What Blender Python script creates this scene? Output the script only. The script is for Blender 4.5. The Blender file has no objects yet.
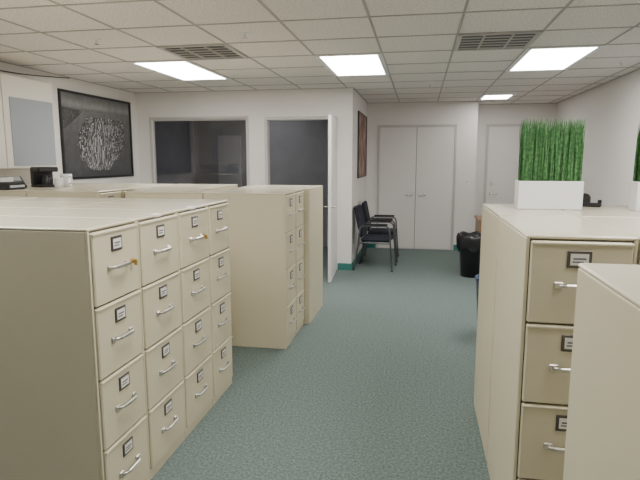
import bpy, math, random
from mathutils import Vector, Matrix
random.seed(4)
S = bpy.context.scene
CH = 2.6

# ---------------- materials ----------------
def new_mat(name):
    m = bpy.data.materials.new(name); m.use_nodes = True
    return m, m.node_tree, m.node_tree.nodes["Principled BSDF"]
def setin(b, n, v):
    if n in b.inputs: b.inputs[n].default_value = v
def simple(name, col, rough=0.5, metal=0.0, spec=0.5, var=0.0, scale=30, bump=0.0, bscale=200):
    m, nt, b = new_mat(name)
    b.inputs["Base Color"].default_value = (*col, 1)
    b.inputs["Roughness"].default_value = rough
    b.inputs["Metallic"].default_value = metal
    setin(b, "Specular IOR Level", spec)
    tc = nt.nodes.new("ShaderNodeTexCoord")
    if var > 0:
        n = nt.nodes.new("ShaderNodeTexNoise"); n.inputs["Scale"].default_value = scale
        n.inputs["Detail"].default_value = 4
        nt.links.new(tc.outputs["Object"], n.inputs["Vector"])
        r = nt.nodes.new("ShaderNodeValToRGB")
        r.color_ramp.elements[0].position = 0.3; r.color_ramp.elements[1].position = 0.7
        r.color_ramp.elements[0].color = (*[c*(1-var) for c in col], 1)
        r.color_ramp.elements[1].color = (*[min(1, c*(1+var)) for c in col], 1)
        nt.links.new(n.outputs["Fac"], r.inputs["Fac"]); nt.links.new(r.outputs["Color"], b.inputs["Base Color"])
    if bump > 0:
        n2 = nt.nodes.new("ShaderNodeTexNoise"); n2.inputs["Scale"].default_value = bscale
        nt.links.new(tc.outputs["Object"], n2.inputs["Vector"])
        bp = nt.nodes.new("ShaderNodeBump"); bp.inputs["Strength"].default_value = bump
        bp.inputs["Distance"].default_value = 0.002
        nt.links.new(n2.outputs["Fac"], bp.inputs["Height"]); nt.links.new(bp.outputs["Normal"], b.inputs["Normal"])
    return m
def emis(name, col, s):
    m, nt, b = new_mat(name)
    b.inputs["Base Color"].default_value = (0.8, 0.8, 0.8, 1)
    b.inputs["Emission Color"].default_value = (*col, 1); b.inputs["Emission Strength"].default_value = s
    return m

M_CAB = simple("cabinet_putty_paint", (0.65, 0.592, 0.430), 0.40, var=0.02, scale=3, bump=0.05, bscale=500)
M_CABTOP_LIT = simple("cabinet_top_lit_paint", (0.70, 0.645, 0.50), 0.22, var=0.02, scale=3)  # cabinet colour lightened for the ceiling light reflected on the tops
M_GAP = simple("cabinet_gap_dark", (0.12, 0.108, 0.08), 0.8)
M_PULL = simple("satin_pull", (0.66, 0.64, 0.61), 0.3, 1.0)
M_CHROME = simple("chrome_pull", (0.8, 0.8, 0.8), 0.25, 1.0)
M_BRASS = simple("brass_lock", (0.65, 0.45, 0.15), 0.3, 1.0)
M_DARKFR = simple("label_holder_metal", (0.11, 0.10, 0.09), 0.4, 0.6)
M_CARD = simple("label_card", (0.78, 0.76, 0.72), 0.8)
M_INK = simple("label_ink", (0.12, 0.12, 0.14), 0.8)
M_TAG = simple("white_tag", (0.85, 0.85, 0.84), 0.6)
M_WALL = simple("wall_paint", (0.82, 0.785, 0.76), 0.75, var=0.012, scale=2, bump=0.1, bscale=250)
M_DOOR = simple("door_paint", (0.81, 0.775, 0.755), 0.5, var=0.01, scale=2)
M_TRIM = simple("frame_paint", (0.58, 0.555, 0.54), 0.45)
M_BASE = simple("baseboard_teal_vinyl", (0.04, 0.20, 0.17), 0.5)
M_BLACK = simple("black_plastic", (0.018, 0.018, 0.02), 0.4)
M_BAG = simple("black_bag", (0.012, 0.012, 0.014), 0.3, bump=0.6, bscale=25)
M_FAB = simple("chair_fabric", (0.012, 0.014, 0.028), 0.85, var=0.2, scale=120, bump=0.4, bscale=400)
M_TUBE = simple("chair_tube", (0.16, 0.165, 0.18), 0.3, 0.9)
M_WHITEP = simple("white_ceramic", (0.85, 0.85, 0.86), 0.3)
M_SOIL = simple("soil", (0.05, 0.09, 0.03), 0.9)
M_WOOD = simple("desk_wood", (0.30, 0.17, 0.08), 0.4, var=0.3, scale=8)
M_BLUE = simple("blue_bin_plastic", (0.02, 0.05, 0.13), 0.4)
M_GRID = simple("ceiling_tbar", (0.45, 0.425, 0.405), 0.6)
M_VENT = simple("vent_metal", (0.50, 0.485, 0.47), 0.5)
M_GREY = simple("grey_plastic", (0.45, 0.46, 0.48), 0.5)
M_PANEL = simple("blue_grey_tackboard", (0.31, 0.335, 0.37), 0.7, var=0.05, scale=150)
M_BOX = simple("overhead_bin_paint", (0.76, 0.72, 0.65), 0.45, var=0.01)
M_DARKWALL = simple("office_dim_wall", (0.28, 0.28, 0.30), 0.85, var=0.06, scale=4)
M_LENS = emis("troffer_lens", (1.0, 0.978, 0.935), 19.5)
M_LENSFILL = emis("office_fill_lens", (1.0, 0.98, 0.97), 4.5)  # glow of the added office fill light
M_SCREEN = simple("screen", (0.02, 0.02, 0.025), 0.15)

# tinted see-through glass
M_GLASS, nt, b = new_mat("tinted_window_glass")
out = nt.nodes["Material Output"]
tr = nt.nodes.new("ShaderNodeBsdfTransparent"); tr.inputs[0].default_value=(0.80,0.80,0.82,1)
gl = nt.nodes.new("ShaderNodeBsdfGlossy"); gl.inputs["Roughness"].default_value=0.03
fr = nt.nodes.new("ShaderNodeFresnel"); fr.inputs[0].default_value=1.6
mxs = nt.nodes.new("ShaderNodeMixShader")
nt.links.new(fr.outputs[0],mxs.inputs[0]); nt.links.new(tr.outputs[0],mxs.inputs[1]); nt.links.new(gl.outputs[0],mxs.inputs[2])
nt.links.new(mxs.outputs[0],out.inputs["Surface"])

# grass
M_GRASS, nt, b = new_mat("grass_blade")
tc = nt.nodes.new("ShaderNodeTexCoord"); n = nt.nodes.new("ShaderNodeTexNoise"); n.inputs["Scale"].default_value = 60
nt.links.new(tc.outputs["Object"], n.inputs["Vector"])
r = nt.nodes.new("ShaderNodeValToRGB")
r.color_ramp.elements[0].position = .35; r.color_ramp.elements[1].position = .7
r.color_ramp.elements[0].color = (0.02, 0.095, 0.025, 1); r.color_ramp.elements[1].color = (0.105, 0.27, 0.085, 1)
nt.links.new(n.outputs["Fac"], r.inputs["Fac"]); nt.links.new(r.outputs["Color"], b.inputs["Base Color"])
b.inputs["Roughness"].default_value = 0.5

# carpet
M_CARPET, nt, b = new_mat("carpet")
tc = nt.nodes.new("ShaderNodeTexCoord")
n = nt.nodes.new("ShaderNodeTexNoise"); n.inputs["Scale"].default_value = 65; n.inputs["Detail"].default_value = 5; n.inputs["Roughness"].default_value = 0.8
nt.links.new(tc.outputs["Object"], n.inputs["Vector"])
r = nt.nodes.new("ShaderNodeValToRGB")
r.color_ramp.elements[0].position = .37; r.color_ramp.elements[1].position = .65
r.color_ramp.elements[0].color = (0.090, 0.127, 0.121, 1); r.color_ramp.elements[1].color = (0.235, 0.288, 0.272, 1)
nt.links.new(n.outputs["Fac"], r.inputs["Fac"]); nt.links.new(r.outputs["Color"], b.inputs["Base Color"])
b.inputs["Roughness"].default_value = 0.95; setin(b, "Specular IOR Level", 0.15)
bp = nt.nodes.new("ShaderNodeBump"); bp.inputs["Strength"].default_value = 0.5; bp.inputs["Distance"].default_value = 0.004
nt.links.new(n.outputs["Fac"], bp.inputs["Height"]); nt.links.new(bp.outputs["Normal"], b.inputs["Normal"])

# ceiling tile
M_CEIL, nt, b = new_mat("acoustic_tile")
tc = nt.nodes.new("ShaderNodeTexCoord")
n = nt.nodes.new("ShaderNodeTexNoise"); n.inputs["Scale"].default_value = 70; n.inputs["Detail"].default_value = 3
nt.links.new(tc.outputs["Object"], n.inputs["Vector"])
r = nt.nodes.new("ShaderNodeValToRGB")
r.color_ramp.elements[0].position = .3; r.color_ramp.elements[1].position = .5
r.color_ramp.elements[0].color = (0.58, 0.55, 0.52, 1); r.color_ramp.elements[1].color = (0.86, 0.82, 0.785, 1)
nt.links.new(n.outputs["Fac"], r.inputs["Fac"]); nt.links.new(r.outputs["Color"], b.inputs["Base Color"])
b.inputs["Roughness"].default_value = 0.9

# ---------------- mesh builder ----------------
class MB:
    def __init__(s): s.v=[]; s.f=[]; s.mi=[]; s.mats=[]; s.sm=[]
    def m(s, mat):
        if mat not in s.mats: s.mats.append(mat)
        return s.mats.index(mat)
    def add(s, vs, fs, mat, smooth=False, M=None):
        o=len(s.v); k=s.m(mat)
        for v in vs:
            v=Vector(v)
            if M is not None: v = M@v
            s.v.append(v)
        for f in fs: s.f.append([i+o for i in f]); s.mi.append(k); s.sm.append(smooth)
    def box(s, x0,x1,y0,y1,z0,z1, mat, bev=0.0, M=None):
        x0,x1=sorted((x0,x1)); y0,y1=sorted((y0,y1)); z0,z1=sorted((z0,z1))
        if bev<=0:
            vs=[(x,y,z) for x in (x0,x1) for y in (y0,y1) for z in (z0,z1)]
            s.add(vs,[(0,1,3,2),(4,6,7,5),(0,4,5,1),(2,3,7,6),(0,2,6,4),(1,5,7,3)],mat,False,M); return
        c=[(x0+x1)/2,(y0+y1)/2,(z0+z1)/2]; h=[(x1-x0)/2,(y1-y0)/2,(z1-z0)/2]
        bev=min(bev,min(h)*0.95)
        vs=[]; idx={}
        for sx in(-1,1):
            for sy in(-1,1):
                for sz in(-1,1):
                    for a in range(3):
                        d=[h[i]-(0 if i==a else bev) for i in range(3)]
                        idx[(sx,sy,sz,a)]=len(vs)
                        vs.append((c[0]+sx*d[0],c[1]+sy*d[1],c[2]+sz*d[2]))
        fs=[]
        for a in range(3):
            o=[i for i in range(3) if i!=a]
            for sg in(-1,1):
                q=[]
                for p in((-1,-1),(1,-1),(1,1),(-1,1)):
                    k=[0,0,0]; k[a]=sg; k[o[0]]=p[0]; k[o[1]]=p[1]
                    q.append(idx[(*k,a)])
                fs.append((q,[sg if i==a else 0 for i in range(3)]))
            for p in((-1,-1),(1,-1),(1,1),(-1,1)):
                q=[]
                for (sg,w) in((-1,o[0]),(-1,o[1]),(1,o[1]),(1,o[0])):
                    k=[0,0,0]; k[a]=sg; k[o[0]]=p[0]; k[o[1]]=p[1]
                    q.append(idx[(*k,w)])
                n=[0,0,0]; n[o[0]]=p[0]; n[o[1]]=p[1]; fs.append((q,n))
        for sx in(-1,1):
            for sy in(-1,1):
                for sz in(-1,1):
                    fs.append(([idx[(sx,sy,sz,a)] for a in range(3)],[sx,sy,sz]))
        out=[]
        for q,n in fs:
            A,B,C=[Vector(vs[i]) for i in q[:3]]
            if (B-A).cross(C-A).dot(Vector(n))<0: q=q[::-1]
            out.append(q)
        s.add(vs,out,mat,False,M)
    def cyl(s, p0,p1,r0,mat,r1=None,seg=16,smooth=True,M=None):
        s.tube([p0,p1],r0,mat,seg,M,r1)
    def tube(s, pts, r, mat, seg=8, M=None, r1=None):
        pts=[Vector(p) for p in pts]; n=len(pts); vs=[]; fs=[]
        t=(pts[1]-pts[0]).normalized()
        u=t.orthogonal().normalized()
        for i,p in enumerate(pts):
            if i==0: t=(pts[1]-pts[0])
            elif i==n-1: t=(pts[-1]-pts[-2])
            else: t=(pts[i+1]-p).normalized()+(p-pts[i-1]).normalized()
            t.normalize(); u=(u-t*u.dot(t)).normalized(); w=t.cross(u)
            rr=r if r1 is None else r+(r1-r)*i/(n-1)
            for k in range(seg):
                a=2*math.pi*k/seg
                vs.append(p+(u*math.cos(a)+w*math.sin(a))*rr)
        for i in range(n-1):
            for k in range(seg):
                k2=(k+1)%seg
                fs.append((i*seg+k,i*seg+k2,(i+1)*seg+k2,(i+1)*seg+k))
        s.add(vs,fs,mat,True,M)
        s.add(vs[:seg],[tuple(range(seg))[::-1]],mat,False,M)
        s.add(vs[-seg:],[tuple(range(seg))],mat,False,M)
    def mesh(s, name):
        me=bpy.data.meshes.new(name); me.from_pydata([tuple(v) for v in s.v],[],s.f)
        for m in s.mats: me.materials.append(m)
        me.polygons.foreach_set("material_index",s.mi); me.polygons.foreach_set("use_smooth",s.sm)
        me.update(); return me
    def obj(s, name, loc=(0,0,0), rz=0):
        o=bpy.data.objects.new(name,s.mesh(name)); S.collection.objects.link(o)
        o.location=loc; o.rotation_euler=(0,0,rz); return o
def inst(name, me, loc, rz):
    o=bpy.data.objects.new(name,me); S.collection.objects.link(o); o.location=loc; o.rotation_euler=(0,0,rz); return o
def fillet(pts, r=0.04, k=5):
    pts=[Vector(p) for p in pts]; out=[pts[0]]
    for i in range(1,len(pts)-1):
        a=pts[i]+(pts[i-1]-pts[i]).normalized()*min(r,(pts[i-1]-pts[i]).length/2)
        c=pts[i]+(pts[i+1]-pts[i]).normalized()*min(r,(pts[i+1]-pts[i]).length/2)
        for j in range(k+1):
            t=j/k; out.append(a*(1-t)**2+pts[i]*2*t*(1-t)+c*t*t)
    out.append(pts[-1]); return out
def room(name, boxes, mat):
    m=MB()
    for bx in boxes: m.box(*bx,mat)
    return m.obj(name)

# ---------------- room shell ----------------
XL,XR,YB,YO,YD,YE = -4.25,2.37,-1.5,7.7,9.8,10.4
XC=-0.95; XW=0.96
room("floor",[(XL-.1,XR+.1,YB-.1,YE+.1,-.08,0)],M_CARPET)
room("ceiling",[(XL-.1,XR+.1,YB-.1,YE+.1,CH,CH+.08)],M_CEIL)
room("wall_left",[(XL-.1,XL,YB,YD,0,CH)],M_WALL)
room("wall_right",[(XR,XR+.1,YB,YE,0,CH)],M_WALL)
room("wall_rear",[(XL-.1,XR+.1,YB-.1,YB,0,CH)],M_WALL)
WX0,WX1,WZ0,WZ1=-4.0,-2.51,0.95,2.2
DX0,DX1,DZ=-2.19,-1.21,2.17
room("wall_office",[(XL,WX0,YO,YO+.1,0,CH),(WX0,WX1,YO,YO+.1,0,WZ0),(WX0,WX1,YO,YO+.1,WZ1,CH),
    (WX1,DX0,YO,YO+.1,0,CH),(DX0,DX1,YO,YO+.1,DZ,CH),(DX1,XC,YO,YO+.1,0,CH)],M_WALL)
room("wall_hall",[(XC-.1,XC,YO+.1,YD,0,CH)],M_WALL)
room("wall_closet",[(XL-.1,XW,YD,YD+.1,0,CH),(XW-.1,XW,YD+.1,YE,0,CH)],M_WALL)
room("wall_entry",[(XW-.1,XR+.1,YE,YE+.1,0,CH)],M_WALL)
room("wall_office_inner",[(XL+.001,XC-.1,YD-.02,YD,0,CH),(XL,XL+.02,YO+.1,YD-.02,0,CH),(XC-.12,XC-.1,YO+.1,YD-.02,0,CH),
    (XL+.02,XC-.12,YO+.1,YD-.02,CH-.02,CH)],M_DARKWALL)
m=MB(); m.box(-3.75,-3.3,YD-.045,YD-.021,1.1,2.05,M_GREY,.004); m.box(-3.72,-3.33,YD-.047,YD-.044,1.13,2.02,M_GREY)
m.obj("reflection_panel")  # pale panel added to stand in for a reflection in the window

# T-bar grid
P=0.65; gx0=-1.03; gy0=5.28
m=MB()
k=-5
while gx0+k*P<XR-.02:
    x=gx0+k*P
    if x>XL+.02:
        m.box(x-.009,x+.009,YB,YO if x<XC else (YD if x<XW else YE),CH-.005,CH,M_GRID)
    k+=1
k=-10
while gy0+k*P<YE-.02:
    y=gy0+k*P
    if y>YB+.02:
        m.box(XL if y<YO else (XC if y<YD else XW),XR,y-.009,y+.009,CH-.005,CH,M_GRID)
    k+=1
m.box(XL,XL+.02,YB,YO,CH-.006,CH,M_GRID); m.box(XR-.02,XR,YB,YE,CH-.006,CH,M_GRID)
m.box(XL,XC,YO-.02,YO,CH-.006,CH,M_GRID); m.box(XC,XC+.02,YO,YD,CH-.006,CH,M_GRID)
m.box(XC,XW,YD-.02,YD,CH-.006,CH,M_GRID); m.box(XW,XR,YE-.02,YE,CH-.006,CH,M_GRID)
m.obj("ceiling_grid")

def troffer(x,y,lens=None,z0=CH,W_=P,L_=2*P):
    m=MB(); z=z0-.012; lens=lens or M_LENS; e=.046
    m.box(0,W_,0,e,z,z0,M_WHITEP); m.box(0,W_,L_-e,L_,z,z0,M_WHITEP)
    m.box(0,e,e,L_-e,z,z0,M_WHITEP); m.box(W_-e,W_,e,L_-e,z,z0,M_WHITEP)
    m.box(e,W_-e,e,L_-e,z+.004,z0,lens)
    m.obj("ceiling_light",(x,y,0))
for x in (-2.98,-1.03,0.92):
    troffer(x,5.28); troffer(x,5.28-6*P)
troffer(0.92,5.28+5.5*P,W_=.5,L_=P)
troffer(-2.9,8.1,M_LENSFILL,CH-.02)  # added fill light, brightens the office seen through doorway and window

def vent(x,y):
    m=MB(); z=CH-.014
    m.box(0,P,0,.04,z,CH,M_VENT); m.box(0,P,P-.04,P,z,CH,M_VENT)
    m.box(0,.04,.04,P-.04,z,CH,M_VENT); m.box(P-.04,P,.04,P-.04,z,CH,M_VENT)
    m.box(.04,P-.04,.04,P-.04,CH-.003,CH-.001,M_BLACK)
    for i in range(5):
        yy=.115+i*.105
        m.box(.04,P-.04,yy-.014,yy+.014,CH-.016,CH-.012,M_VENT,.001)
    for xx in (P*.33,P*.67): m.box(xx-.008,xx+.008,.04,P-.04,CH-.018,CH-.003,M_VENT)
    m.obj("ceiling_vent",(x,y,0))
vent(gx0+2*P,gy0-P); vent(gx0-2*P,gy0-P)

def sprinkler(x,y):
    m=MB(); m.cyl((0,0,CH-.006),(0,0,CH),.035,M_WHITEP,seg=20)
    m.cyl((0,0,CH-.035),(0,0,CH-.006),.01,M_CHROME,seg=10); m.cyl((0,0,CH-.038),(0,0,CH-.035),.02,M_CHROME,seg=12)
    m.obj("fire_sprinkler",(x,y,0))
sprinkler(-2.7,4.3); sprinkler(2.0,6.2); sprinkler(0.1,7.6); sprinkler(-1.4,4.3)

# ---------------- baseboards & trim ----------------
def bb(name,boxes):
    room(name,boxes,M_BASE)
H=.10
bb("baseboard_left",[(XL,XL+.012,YB,YO,0,H)])
bb("baseboard_right",[(XR-.012,XR,YB,YE,0,H)])
bb("baseboard_office",[(XL+.012,DX0-.06,YO-.012,YO,0,H),(DX1+.06,XC+.012,YO-.012,YO,0,H)])
bb("baseboard_hall",[(XC,XC+.012,YO,YD,0,H)])
bb("baseboard_closet",[(XC+.012,-.76,YD-.012,YD,0,H),(.63,XW,YD-.012,YD,0,H)])
bb("baseboard_entry",[(XW,1.17,YE-.012,YE,0,H),(2.21,XR-.012,YE-.012,YE,0,H)])

def frame(name,x0,x1,z1,y,w=.05,d=.02,z0=0,sill=False):
    m=MB()
    m.box(x0-w,x0,y-d,y,z0,z1,M_TRIM,.004); m.box(x1,x1+w,y-d,y,z0,z1,M_TRIM,.004)
    m.box(x0-w,x1+w,y-d,y,z1,z1+w,M_TRIM,.004)
    if sill: m.box(x0-w,x1+w,y-d,y,z0-w,z0,M_TRIM,.004)
    return m.obj(name)
frame("trim_1",WX0,WX1,WZ1,YO,.035,.015,WZ0,True)
frame("trim_2",DX0,DX1,DZ,YO,.045)
m=MB(); m.box(WX0,WX1,YO+.04,YO+.05,WZ0,WZ1,M_GLASS)
m.box(WX0,WX0+.02,YO+.03,YO+.06,WZ0,WZ1,M_TRIM); m.box(WX1-.02,WX1,YO+.03,YO+.06,WZ0,WZ1,M_TRIM)
m.box(WX0,WX1,YO+.03,YO+.06,WZ0,WZ0+.02,M_TRIM); m.box(WX0,WX1,YO+.03,YO+.06,WZ1-.02,WZ1,M_TRIM)
m.obj("window_1")
m=MB(); LW=.86
m.box(0,.042,-LW,0,.01,DZ-.01,M_DOOR,.003)
for z in(.25,1.1,1.95): m.cyl((.0,.008,z-.05),(.0,.008,z+.05),.008,M_CHROME,seg=10)
yy=-LW+.06
for sx,xx in((1,.042),(-1,0)):
    m.cyl((xx,yy,1.0),(xx+sx*.05,yy,1.0),.011,M_CHROME,seg=10)
    m.cyl((xx,yy,1.0),(xx+sx*.008,yy,1.0),.028,M_CHROME,seg=14)
    m.tube([(xx+sx*.05,yy,1.0),(xx+sx*.05,yy+.11,1.0)],.009,M_CHROME)
m.obj("door_1",(DX1+.01,YO-.035,0),math.radians(3.5))
frame("trim_3",-.71,.58,2.17,YD,.045)
def leaf(name,x0,x1,y,z1,hx,knob=True,dead=False,dirn=1):
    m=MB(); m.box(x0+.003,x1-.003,-.012,-.001,.008,z1-.004,M_DOOR,.003)
    m.cyl((hx,-.012,.98),(hx,-.02,.98),.032,M_CHROME,seg=16)
    m.cyl((hx,-.02,.98),(hx,-.06,.98),.012,M_CHROME,seg=10)
    m.tube([(hx,-.06,.98),(hx+dirn*.11,-.06,.98)],.010,M_CHROME)
    if dead: m.cyl((hx,-.012,1.17),(hx,-.035,1.17),.03,M_CHROME,seg=16)
    return m.obj(name,(0,y,0))
leaf("door_2",-.71,-.065,YD,2.17,-.14,dirn=-1); leaf("door_3",-.065,.58,YD,2.17,.01,dirn=1)
m=MB(); m.box(-.069,-.061,YD-.0125,YD,.008,2.166,M_GAP); m.obj("door_gap_shade")  # dark strip standing in for the shade in the gap between leaves
frame("trim_4",1.22,2.16,2.2,YE,.045)
leaf("door_4",1.22,2.16,YE,2.2,1.30,dead=True,dirn=1)
m=MB(); m.box(-.035,.035,-.006,0,-.06,.06,M_WHITEP,.003); m.box(-.008,.008,-.012,-.006,-.02,.02,M_GREY,.002)
m.obj("light_switch",(.82,YD,1.22))

# ---------------- pictures ----------------
def frame_parts(m,w,h,fw,D=.025):
    m.box(0,D,-w/2,w/2,h/2-fw,h/2,M_BLACK,.003); m.box(0,D,-w/2,w/2,-h/2,-h/2+fw,M_BLACK,.003)
    m.box(0,D,-w/2,-w/2+fw,-h/2+fw,h/2-fw,M_BLACK,.003); m.box(0,D,w/2-fw,w/2,-h/2+fw,h/2-fw,M_BLACK,.003)
M_SEA, nt, b = new_mat("print_water")
tc=nt.nodes.new("ShaderNodeTexCoord"); sp=nt.nodes.new("ShaderNodeSeparateXYZ"); nt.links.new(tc.outputs["Object"],sp.inputs[0])
r=nt.nodes.new("ShaderNodeValToRGB"); mrn=nt.nodes.new("ShaderNodeMapRange"); mrn.inputs[1].default_value=-.54; mrn.inputs[2].default_value=.54
nt.links.new(sp.outputs[2],mrn.inputs[0]); nt.links.new(mrn.outputs[0],r.inputs["Fac"])
e=r.color_ramp.elements; e[0].position=0; e[0].color=(.07,.07,.075,1); e[1].position=1; e[1].color=(.11,.11,.115,1)
for p,c in((.45,.10),(.78,.17),(.86,.27),(.92,.18)):
    q=e.new(p); q.color=(c,c,c*1.03,1)
nz=nt.nodes.new("ShaderNodeTexNoise"); nz.inputs["Scale"].default_value=9; nz.inputs["Detail"].default_value=6; nt.links.new(tc.outputs["Object"],nz.inputs["Vector"])
mm=nt.nodes.new("ShaderNodeMix"); mm.data_type='RGBA'; mm.blend_type='OVERLAY'; mm.inputs[0].default_value=.4
nt.links.new(r.outputs["Color"],mm.inputs[6]); nt.links.new(nz.outputs["Fac"],mm.inputs[7]); nt.links.new(mm.outputs[2],b.inputs["Base Color"])
b.inputs["Roughness"].default_value=.35
PG=[simple("print_grey_%d"%i,(g,g,g*1.02),.35) for i,g in enumerate((.035,.07,.12,.18,.25,.33,.44))]
def city_picture(loc,w=1.62,h=1.08,fw=.03):
    rnd=random.Random(11); m=MB()
    m.box(0,.006,-w/2+fw,w/2-fw,-h/2+fw,h/2-fw,M_SEA)
    frame_parts(m,w,h,fw)
    def poly(x,pts,mat):
        m.add([(x,p[0],p[1]) for p in pts],[tuple(range(len(pts)))],mat)
    Z0,Z1=-.44,.24
    def half(z):
        t=max(0,min(1,(z-Z0)/(Z1-Z0)))
        c=-.04+.20*t
        hw=.20+.34*(1-(1-min(1,t*1.5))**2)-.12*max(0,t-.7)/.3
        return c-hw,c+hw
    L=[];R_=[]
    for i in range(16):
        z=Z0-.01+i*(Z1-Z0+.02)/15; a,c=half(z)
        L.append((a-.012+rnd.uniform(-.014,.014),z)); R_.append((c+.012+rnd.uniform(-.014,.014),z))
    poly(.0065,L+R_[::-1],PG[1])
    for i in range(40):
        z=rnd.uniform(Z0+.02,Z1-.05); a,c=half(z); s=rnd.choice((-1,1)); e0=a if s<0 else c
        poly(.0064,[(e0,z),(e0+s*.045,z-.008),(e0+s*.045,z),(e0,z+.009)],PG[rnd.choice((2,3,4))])
    poly(.0063,[(-w/2+fw,.05),(-.62,.14),(-.45,.24),(-.35,.32),(-w/2+fw,.34)],PG[1])
    poly(.0062,[(-w/2+fw,.29),(w/2-fw,.29),(w/2-fw,.355),(-w/2+fw,.345)],PG[3])
    B=[]
    for i in range(900):
        z=rnd.uniform(Z0,Z1); a,c=half(z); B.append((rnd.uniform(a,c),z,1))
    for i in range(900):
        y=rnd.uniform(-w/2+fw+.02,w/2-fw-.02); z=rnd.uniform(0,.33)
        if (y<-.36 and z>.07+(y+.75)*.65) or z>.28: B.append((y,z,0))
    B.sort(key=lambda q:-q[1]); n=len(B)
    for i,(y,z,k) in enumerate(B):
        x=.0068+.004*i/n
        sc=.45+.55*max(0,min(1,(.30-z)/.6))
        if k:
            core=math.exp(-((z+.22)/.16)**2-((y-.02)/.24)**2)+.85*math.exp(-((z-.12)/.09)**2-((y-.16)/.22)**2)
            hh=(.014+rnd.random()*.014+rnd.random()**1.8*.26*core)*sc; bw=rnd.uniform(.018,.036)*(.6+.6*sc)
        else: hh=rnd.uniform(.004,.012); bw=rnd.uniform(.010,.026)*(.5+.5*sc)
        l=rnd.choice((3,4,5,6,6) if k else (2,3,3,4)); d=rnd.choice((0,1,1,2)if k else (1,1,2))
        hh=min(hh,.50-z); s=bw*.55
        poly(x,[(y-s,z),(y+.1*s,z-.004),(y+.1*s,z+hh-.004),(y-s,z+hh)],PG[l])
        poly(x,[(y+.1*s,z-.004),(y+s,z),(y+s,z+hh),(y+.1*s,z+hh-.004)],PG[d])
        poly(x,[(y-s,z+hh),(y+.1*s,z+hh-.004),(y+s,z+hh),(y-.1*s,z+hh+.005)],PG[max(2,l-1)])
    m.obj("aerial_city_picture",loc)
city_picture((XL+.001,6.70,1.90))
def picture(name,loc,w,h,mat,fw=.03):
    m=MB(); m.box(0,.012,-w/2+fw,w/2-fw,-h/2+fw,h/2-fw,mat); frame_parts(m,w,h,fw); m.obj(name,loc)
M_POST, nt, b = new_mat("warm_poster_print")
tc=nt.nodes.new("ShaderNodeTexCoord"); n=nt.nodes.new("ShaderNodeTexNoise"); n.inputs["Scale"].default_value=4; n.inputs["Detail"].default_value=6
nt.links.new(tc.outputs["Object"],n.inputs["Vector"]); r=nt.nodes.new("ShaderNodeValToRGB")
e=r.color_ramp.elements; e[0].position=.3; e[0].color=(.05,.03,.03,1); e[1].position=.7; e[1].color=(.45,.38,.34,1)
e2=e.new(.5); e2.color=(.28,.11,.07,1)
nt.links.new(n.outputs["Fac"],r.inputs["Fac"]); nt.links.new(r.outputs["Color"],b.inputs["Base Color"])
picture("framed_poster",(XC+.001,8.95,1.83),1.25,1.02,M_POST,.025)

# overhead wall bin
m=MB()
m.box(XL+.001,-4.02,3.6,5.47,1.51,2.44,M_BOX,.008)
m.box(-4.02,-4.0,4.72,5.46,1.515,2.43,M_BOX,.004)
m.box(-4.02,-4.0,3.61,4.71,1.515,2.43,M_BOX,.004)
m.box(-4.0,-3.994,4.80,5.44,1.54,2.22,M_PANEL,.002)
m.obj("overhead_storage_bin")
m=MB()
pts=[]
for i in range(21):
    t=i/20; y=3.4+t*2.7; pts.append((XL+.03,y,2.585-.09*math.sin(math.pi*t)))
m.tube(pts,.006,M_BLACK,6); m.obj("black_cable")

# ---------------- filing cabinets ----------------
CHT=1.33
def cabinet_mesh(w,h=CHT,d=.705,lock=False,seed=0,tags=False,nd=4):
    m=MB(); g=.0015
    w2=w/2-g
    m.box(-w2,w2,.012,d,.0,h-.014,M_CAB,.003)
    m.box(-w2,w2,.0,d,h-.014,h,M_CABTOP_LIT,.005)
    m.box(-w2,w2,.002,.012,0,.055,M_CAB,.002)
    m.box(-w2,-w2+.012,0.0,.012,.055,h-.014,M_CAB,.001)
    m.box(w2-.012,w2,0.0,.012,.055,h-.014,M_CAB,.001)
    m.box(-w2+.012,w2-.012,.006,.0121,.055,h-.014,M_GAP)
    z0=.055; z1=h-.018; dh=(z1-z0)/nd
    for i in range(nd):
        a=z0+i*dh+.004; c=z0+(i+1)*dh-.003
        m.box(-w2+.016,w2-.016,-.010,.008,a,c,M_CAB,.005)
        m.box(-w2+.016,w2-.016,-.015,-.008,c-.014,c-.002,M_CAB,.003)
        lz=c-.064; lx=-.006
        m.box(lx-.042,lx+.042,-.015,-.010,lz-.032,lz+.032,M_DARKFR,.002)
        m.box(lx-.031,lx+.031,-.0165,-.013,lz-.021,lz+.021,M_CARD)
        m.box(lx-.022,lx+.022,-.0170,-.016,lz-.000,lz+.006,M_INK)
        m.box(lx-.024,lx+.014,-.0170,-.016,lz-.011,lz-.006,M_INK)
        hz=c-.162
        for s in(-1,1):
            m.box(s*.070-.016,s*.070+.016,-.017,-.010,hz-.013,hz+.013,M_PULL,.003)
        pth=fillet([(-.070,-.012,hz),(-.064,-.034,hz+.003),(.064,-.034,hz+.003),(.070,-.012,hz)],.02,4)
        m.tube(pth,.0065,M_PULL,8)
        m.box(-.05,.05,-.042,-.032,hz-.006,hz+.010,M_PULL,.004)
        if lock and i==nd-1:
            m.cyl((.105,-.010,hz),(.105,-.028,hz),.011,M_BRASS,seg=12)
            m.box(.102,.108,-.043,-.028,hz-.02,hz+.006,M_BRASS,.001)
    if tags:
        m.box(-.03,.03,-.0015,0.001,h-.013,h-.002,M_TAG); m.box(-.03,.03,.004,.03,h-.0005,h+.0008,M_TAG)
    return m.mesh("filing_cabinet_mesh")
R90=math.pi/2
NM="filing_cabinet"
edges=[1.915,2.30,2.725,3.15,3.53]
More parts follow.
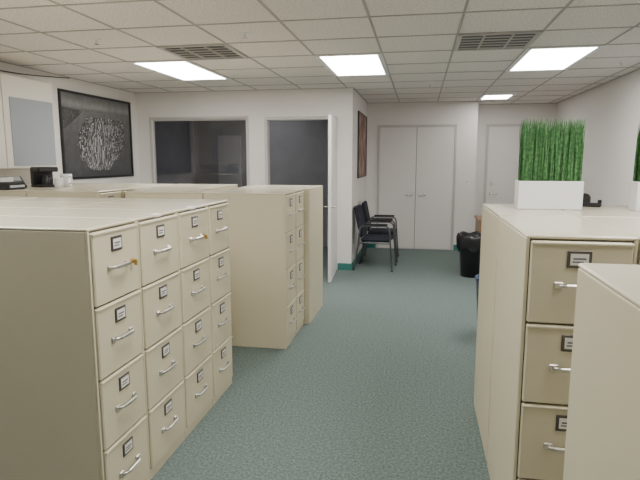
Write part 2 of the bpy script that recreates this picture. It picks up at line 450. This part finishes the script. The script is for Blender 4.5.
for i in range(4):
    w=edges[i+1]-edges[i]
    inst(NM,cabinet_mesh(w,lock=(i in(0,2)),seed=i,tags=(i in(1,2))),(-1.293,(edges[i]+edges[i+1])/2,0),R90)
std=cabinet_mesh(.40); std38=cabinet_mesh(.378)
for i in range(4):
    inst(NM,std,(-2.716,1.918+.2+i*.4035,0),-R90)
    inst(NM,std,(-2.76,1.918+.2+i*.4035,0),R90)
for i in range(2): inst(NM,cabinet_mesh(.352),(-1.08,4.28+.176+i*.353,0),R90)
inst(NM,cabinet_mesh(.378,d=.72),(-1.02-.19,5.73,0),math.pi)
inst(NM,std38,(-1.02-.19-.382,5.73,0),math.pi)
for i in range(4):
    y=4.28+.19+i*.381
    inst(NM,std38,(-2.502 if i<1 else -2.71,y,0),-R90)
    inst(NM,std38,(-2.76,y,0),R90)
    inst(NM,std38,(-4.18,y,0),-R90)

inst(NM,cabinet_mesh(.38),(.39+.19,2.055,0),0)
inst(NM,cabinet_mesh(.38),(.775+.19,2.055,0),0)
inst(NM,cabinet_mesh(.38),(1.16+.19,2.055,0),0)
for x in(.39,.775,1.16): inst(NM,std38,(x+.19,3.50,0),math.pi)
inst(NM,cabinet_mesh(.38,d=.71),(.42+.19,.80,0),0)
inst(NM,cabinet_mesh(.38,d=.71),(.805+.19,.80,0),0)

# ---------------- planters ----------------
def planter(loc,w=.335,d=.12,h=.155,seed=1):
    rnd=random.Random(seed); m=MB(); t=.008
    m.box(-w/2,w/2,0,t,0,h,M_WHITEP,.003); m.box(-w/2,w/2,d-t,d,0,h,M_WHITEP,.003)
    m.box(-w/2,-w/2+t,t,d-t,0,h,M_WHITEP,.002); m.box(w/2-t,w/2,t,d-t,0,h,M_WHITEP,.002)
    m.box(-w/2+t,w/2-t,t,d-t,0,h-.01,M_SOIL)
    for i in range(600):
        x=rnd.uniform(-w/2+.012,w/2-.012); y=rnd.uniform(.012,d-.012)
        L_=rnd.uniform(.29,.355); wd=rnd.uniform(.0020,.0036); an=rnd.uniform(-.7,.7)
        lx=rnd.gauss(0,.009); ly=rnd.gauss(0,.008)
        cx,sx=math.cos(an)*wd,math.sin(an)*wd
        vs=[]
        for k in range(5):
            q=k/4; ww=1 if k<3 else (.8 if k==3 else .12)
            px=x+lx*q*q; py=y+ly*q*q; pz=h-.012+L_*q
            vs+= [(px-cx*ww,py-sx*ww,pz),(px+cx*ww,py+sx*ww,pz)]
        m.add(vs,[(2*k,2*k+1,2*k+3,2*k+2) for k in range(4)],M_GRASS)
    m.obj("potted_grass",loc)
planter((.705,3.12,CHT+.001)); planter((1.30,3.10,CHT+.001),seed=2)
m=MB()
m.box(-.03,.03,-.07,.07,0,.022,M_BLACK,.006); m.cyl((-.012,.02,.045),(.012,.02,.045),.032,M_BLACK,seg=20)
m.box(-.02,-.014,-.01,.05,.02,.05,M_BLACK); m.box(.014,.02,-.01,.05,.02,.05,M_BLACK); m.box(-.015,.015,-.07,-.05,.02,.04,M_BLACK,.003)
m.obj("tape_dispenser",(.975,3.38,CHT+.001),1.2)

# ---------------- guest chairs ----------------
def chair(loc,rz):
    m=MB(); W=.26
    m.box(-.235,.235,-.24,.20,.42,.48,M_FAB,.025)
    T=Matrix.Translation((0,.235,.69))@Matrix.Rotation(math.radians(-12),4,'X')
    m.box(-.225,.225,-.025,.025,-.22,.25,M_FAB,.022,M=T)
    for s in(-1,1):
        x=s*W
        m.tube(fillet([(x,-.27,0.012),(x,-.22,.66),(x,.20,.66),(x,.22,.42),(x,.29,.012)],.07,6),.012,M_TUBE,8)
        m.box(x-.025,x+.025,-.20,.14,.668,.695,M_BLACK,.012)
        m.tube([(x,.215,.47),(s*.20,.235,.60)],.010,M_TUBE)
        m.tube([(x,-.245,.41),(x,.225,.41)],.010,M_TUBE)
        m.cyl((x,-.27,0),(x,-.27,.015),.016,M_BLACK,seg=10); m.cyl((x,.29,0),(x,.29,.015),.016,M_BLACK,seg=10)
    m.tube([(-W,-.20,.415),(W,-.20,.415)],.010,M_TUBE); m.tube([(-W,.18,.415),(W,.18,.415)],.010,M_TUBE)
    m.obj("guest_chair",loc,rz)
chair((-.61,7.95,0),R90*.96); chair((-.59,8.72,0),R90)

# ---------------- trash can with bag ----------------
def bin_(name,loc,r0,r1,h,mat,bag=True):
    m=MB(); seg=36
    def ring(r,z,wob=0,sd=0,zw=0):
        return [(r*math.cos(2*math.pi*k/seg)*(1+wob*math.sin(k*2.7+sd)),r*math.sin(2*math.pi*k/seg)*(1+wob*math.sin(k*2.7+sd)),z+zw*math.sin(k*1.05+sd)) for k in range(seg)]
    prof=[(0.001,.0),(r0,0),(r1,h),(r1+.012,h),(r1+.012,h+.012),(r1-.01,h+.012),(r0-.01,.02),(.001,.02)]
    vs=[]
    for r_,z in prof: vs+=ring(r_,z)
    fs=[(i*seg+k,i*seg+(k+1)%seg,(i+1)*seg+(k+1)%seg,(i+1)*seg+k) for i in range(len(prof)-1) for k in range(seg)]
    m.add(vs,fs,mat,True)
    if bag:
        prof=[(r0-.03,.10,.02,0),(r1-.03,h-.12,.02,0),(r1-.005,h+.025,.02,.012),(r1+.022,h+.035,.03,.015),(r1+.040,h-.02,.04,.015),(r1+.034,h-.10,.06,.02),(r1+.028,h-.17,.09,.035)]
        vs=[]
        for j,(r_,z,wb,zw) in enumerate(prof): vs+=ring(r_,z,wb,j*.25,zw)
        fs=[(i*seg+k,i*seg+(k+1)%seg,(i+1)*seg+(k+1)%seg,(i+1)*seg+k) for i in range(len(prof)-1) for k in range(seg)]
        m.add(vs,fs,M_BAG,True)
    return m.obj(name,loc)
bin_("trash_can",(.74,7.62,0),.14,.175,.56,M_BLACK)
bin_("recycling_bin",(.71,5.05,0),.14,.17,.52,M_BLUE,False)
m=MB()
m.box(.86,2.2,8.0,8.7,.71,.745,M_WOOD,.004)
m.box(.88,.91,8.02,8.68,0,.71,M_WOOD,.002); m.box(2.15,2.18,8.02,8.68,0,.71,M_WOOD,.002); m.box(.91,2.15,8.6,8.62,.2,.71,M_WOOD)
m.obj("desk")

# ---------------- items on the left cabinets ----------------
m=MB()
m.box(-.10,.10,-.10,.10,0,.035,M_BLACK,.01)
T=Matrix.Translation((0,.02,.055))@Matrix.Rotation(.45,4,'X')
m.box(-.10,.10,-.09,.09,-.015,.02,M_BLACK,.008,M=T); m.box(-.02,.08,-.01,.07,.02,.023,M_GREY,M=T)
m.box(-.095,-.045,-.10,.10,.03,.085,M_BLACK,.015,M=None)
m.obj("desk_phone",(-3.88,4.62,CHT+.001),R90*.6)
m=MB()
m.box(-.10,.10,-.10,.10,0,.022,M_BLACK,.006); m.box(-.10,.10,.03,.10,.02,.17,M_BLACK,.008); m.box(-.10,.10,-.09,.10,.15,.20,M_BLACK,.01)
m.cyl((0,-.03,.022),(0,-.03,.12),.058,M_SCREEN,r1=.046,seg=20); m.tube([(0,-.08,.11),(0,-.12,.10),(0,-.12,.05),(0,-.08,.04)],.007,M_BLACK)
m.obj("coffee_maker",(-3.74,4.90,CHT+.001),R90*.7)
def mug(loc,s=1.0):
    m=MB(); seg=24
    prof=[(.001,0),(.036,0),(.040,.01),(.041,.095),(.037,.095),(.036,.012),(.001,.012)]
    vs=[(s*r_*math.cos(2*math.pi*k/seg),s*r_*math.sin(2*math.pi*k/seg),s*z) for r_,z in prof for k in range(seg)]
    m.add(vs,[(i*seg+k,i*seg+(k+1)%seg,(i+1)*seg+(k+1)%seg,(i+1)*seg+k) for i in range(len(prof)-1) for k in range(seg)],M_WHITEP,True)
    m.tube(fillet([Vector(p)*s for p in((.038,0,.078),(.070,0,.075),(.068,0,.028),(.038,0,.022))],.02,5),.006*s,M_WHITEP)
    m.obj("mug",loc,-.4)
mug((-3.55,4.97,CHT+.001),1.35); mug((-3.50,4.78,CHT+.001))
m=MB()
m.box(-.11,.11,-.08,.08,0,.07,M_BLACK,.01); m.box(-.09,.09,-.085,-.078,.02,.04,M_GREY); m.box(-.08,.08,.02,.05,.07,.11,M_CARD,.002)
m.obj("label_printer",(-3.72,4.385,CHT+.001),R90)

# ---------------- world, camera ----------------
W=bpy.data.worlds.new("world"); S.world=W; W.use_nodes=True
W.node_tree.nodes["Background"].inputs[0].default_value=(.6,.62,.65,1); W.node_tree.nodes["Background"].inputs[1].default_value=.3
cam=bpy.data.cameras.new("camera"); co=bpy.data.objects.new("camera",cam); S.collection.objects.link(co)
cam.sensor_width=36; cam.lens=538/640*36; cam.clip_start=.05
th=math.radians(10.42); ph=math.radians(8.46)
F=Vector((-math.sin(th)*math.cos(ph),math.cos(th)*math.cos(ph),-math.sin(ph)))
R=Vector((math.cos(th),math.sin(th),0)); U=R.cross(F)
co.matrix_world=Matrix(((R.x,U.x,-F.x,0),(R.y,U.y,-F.y,0),(R.z,U.z,-F.z,1.6),(0,0,0,1)))
S.camera=co
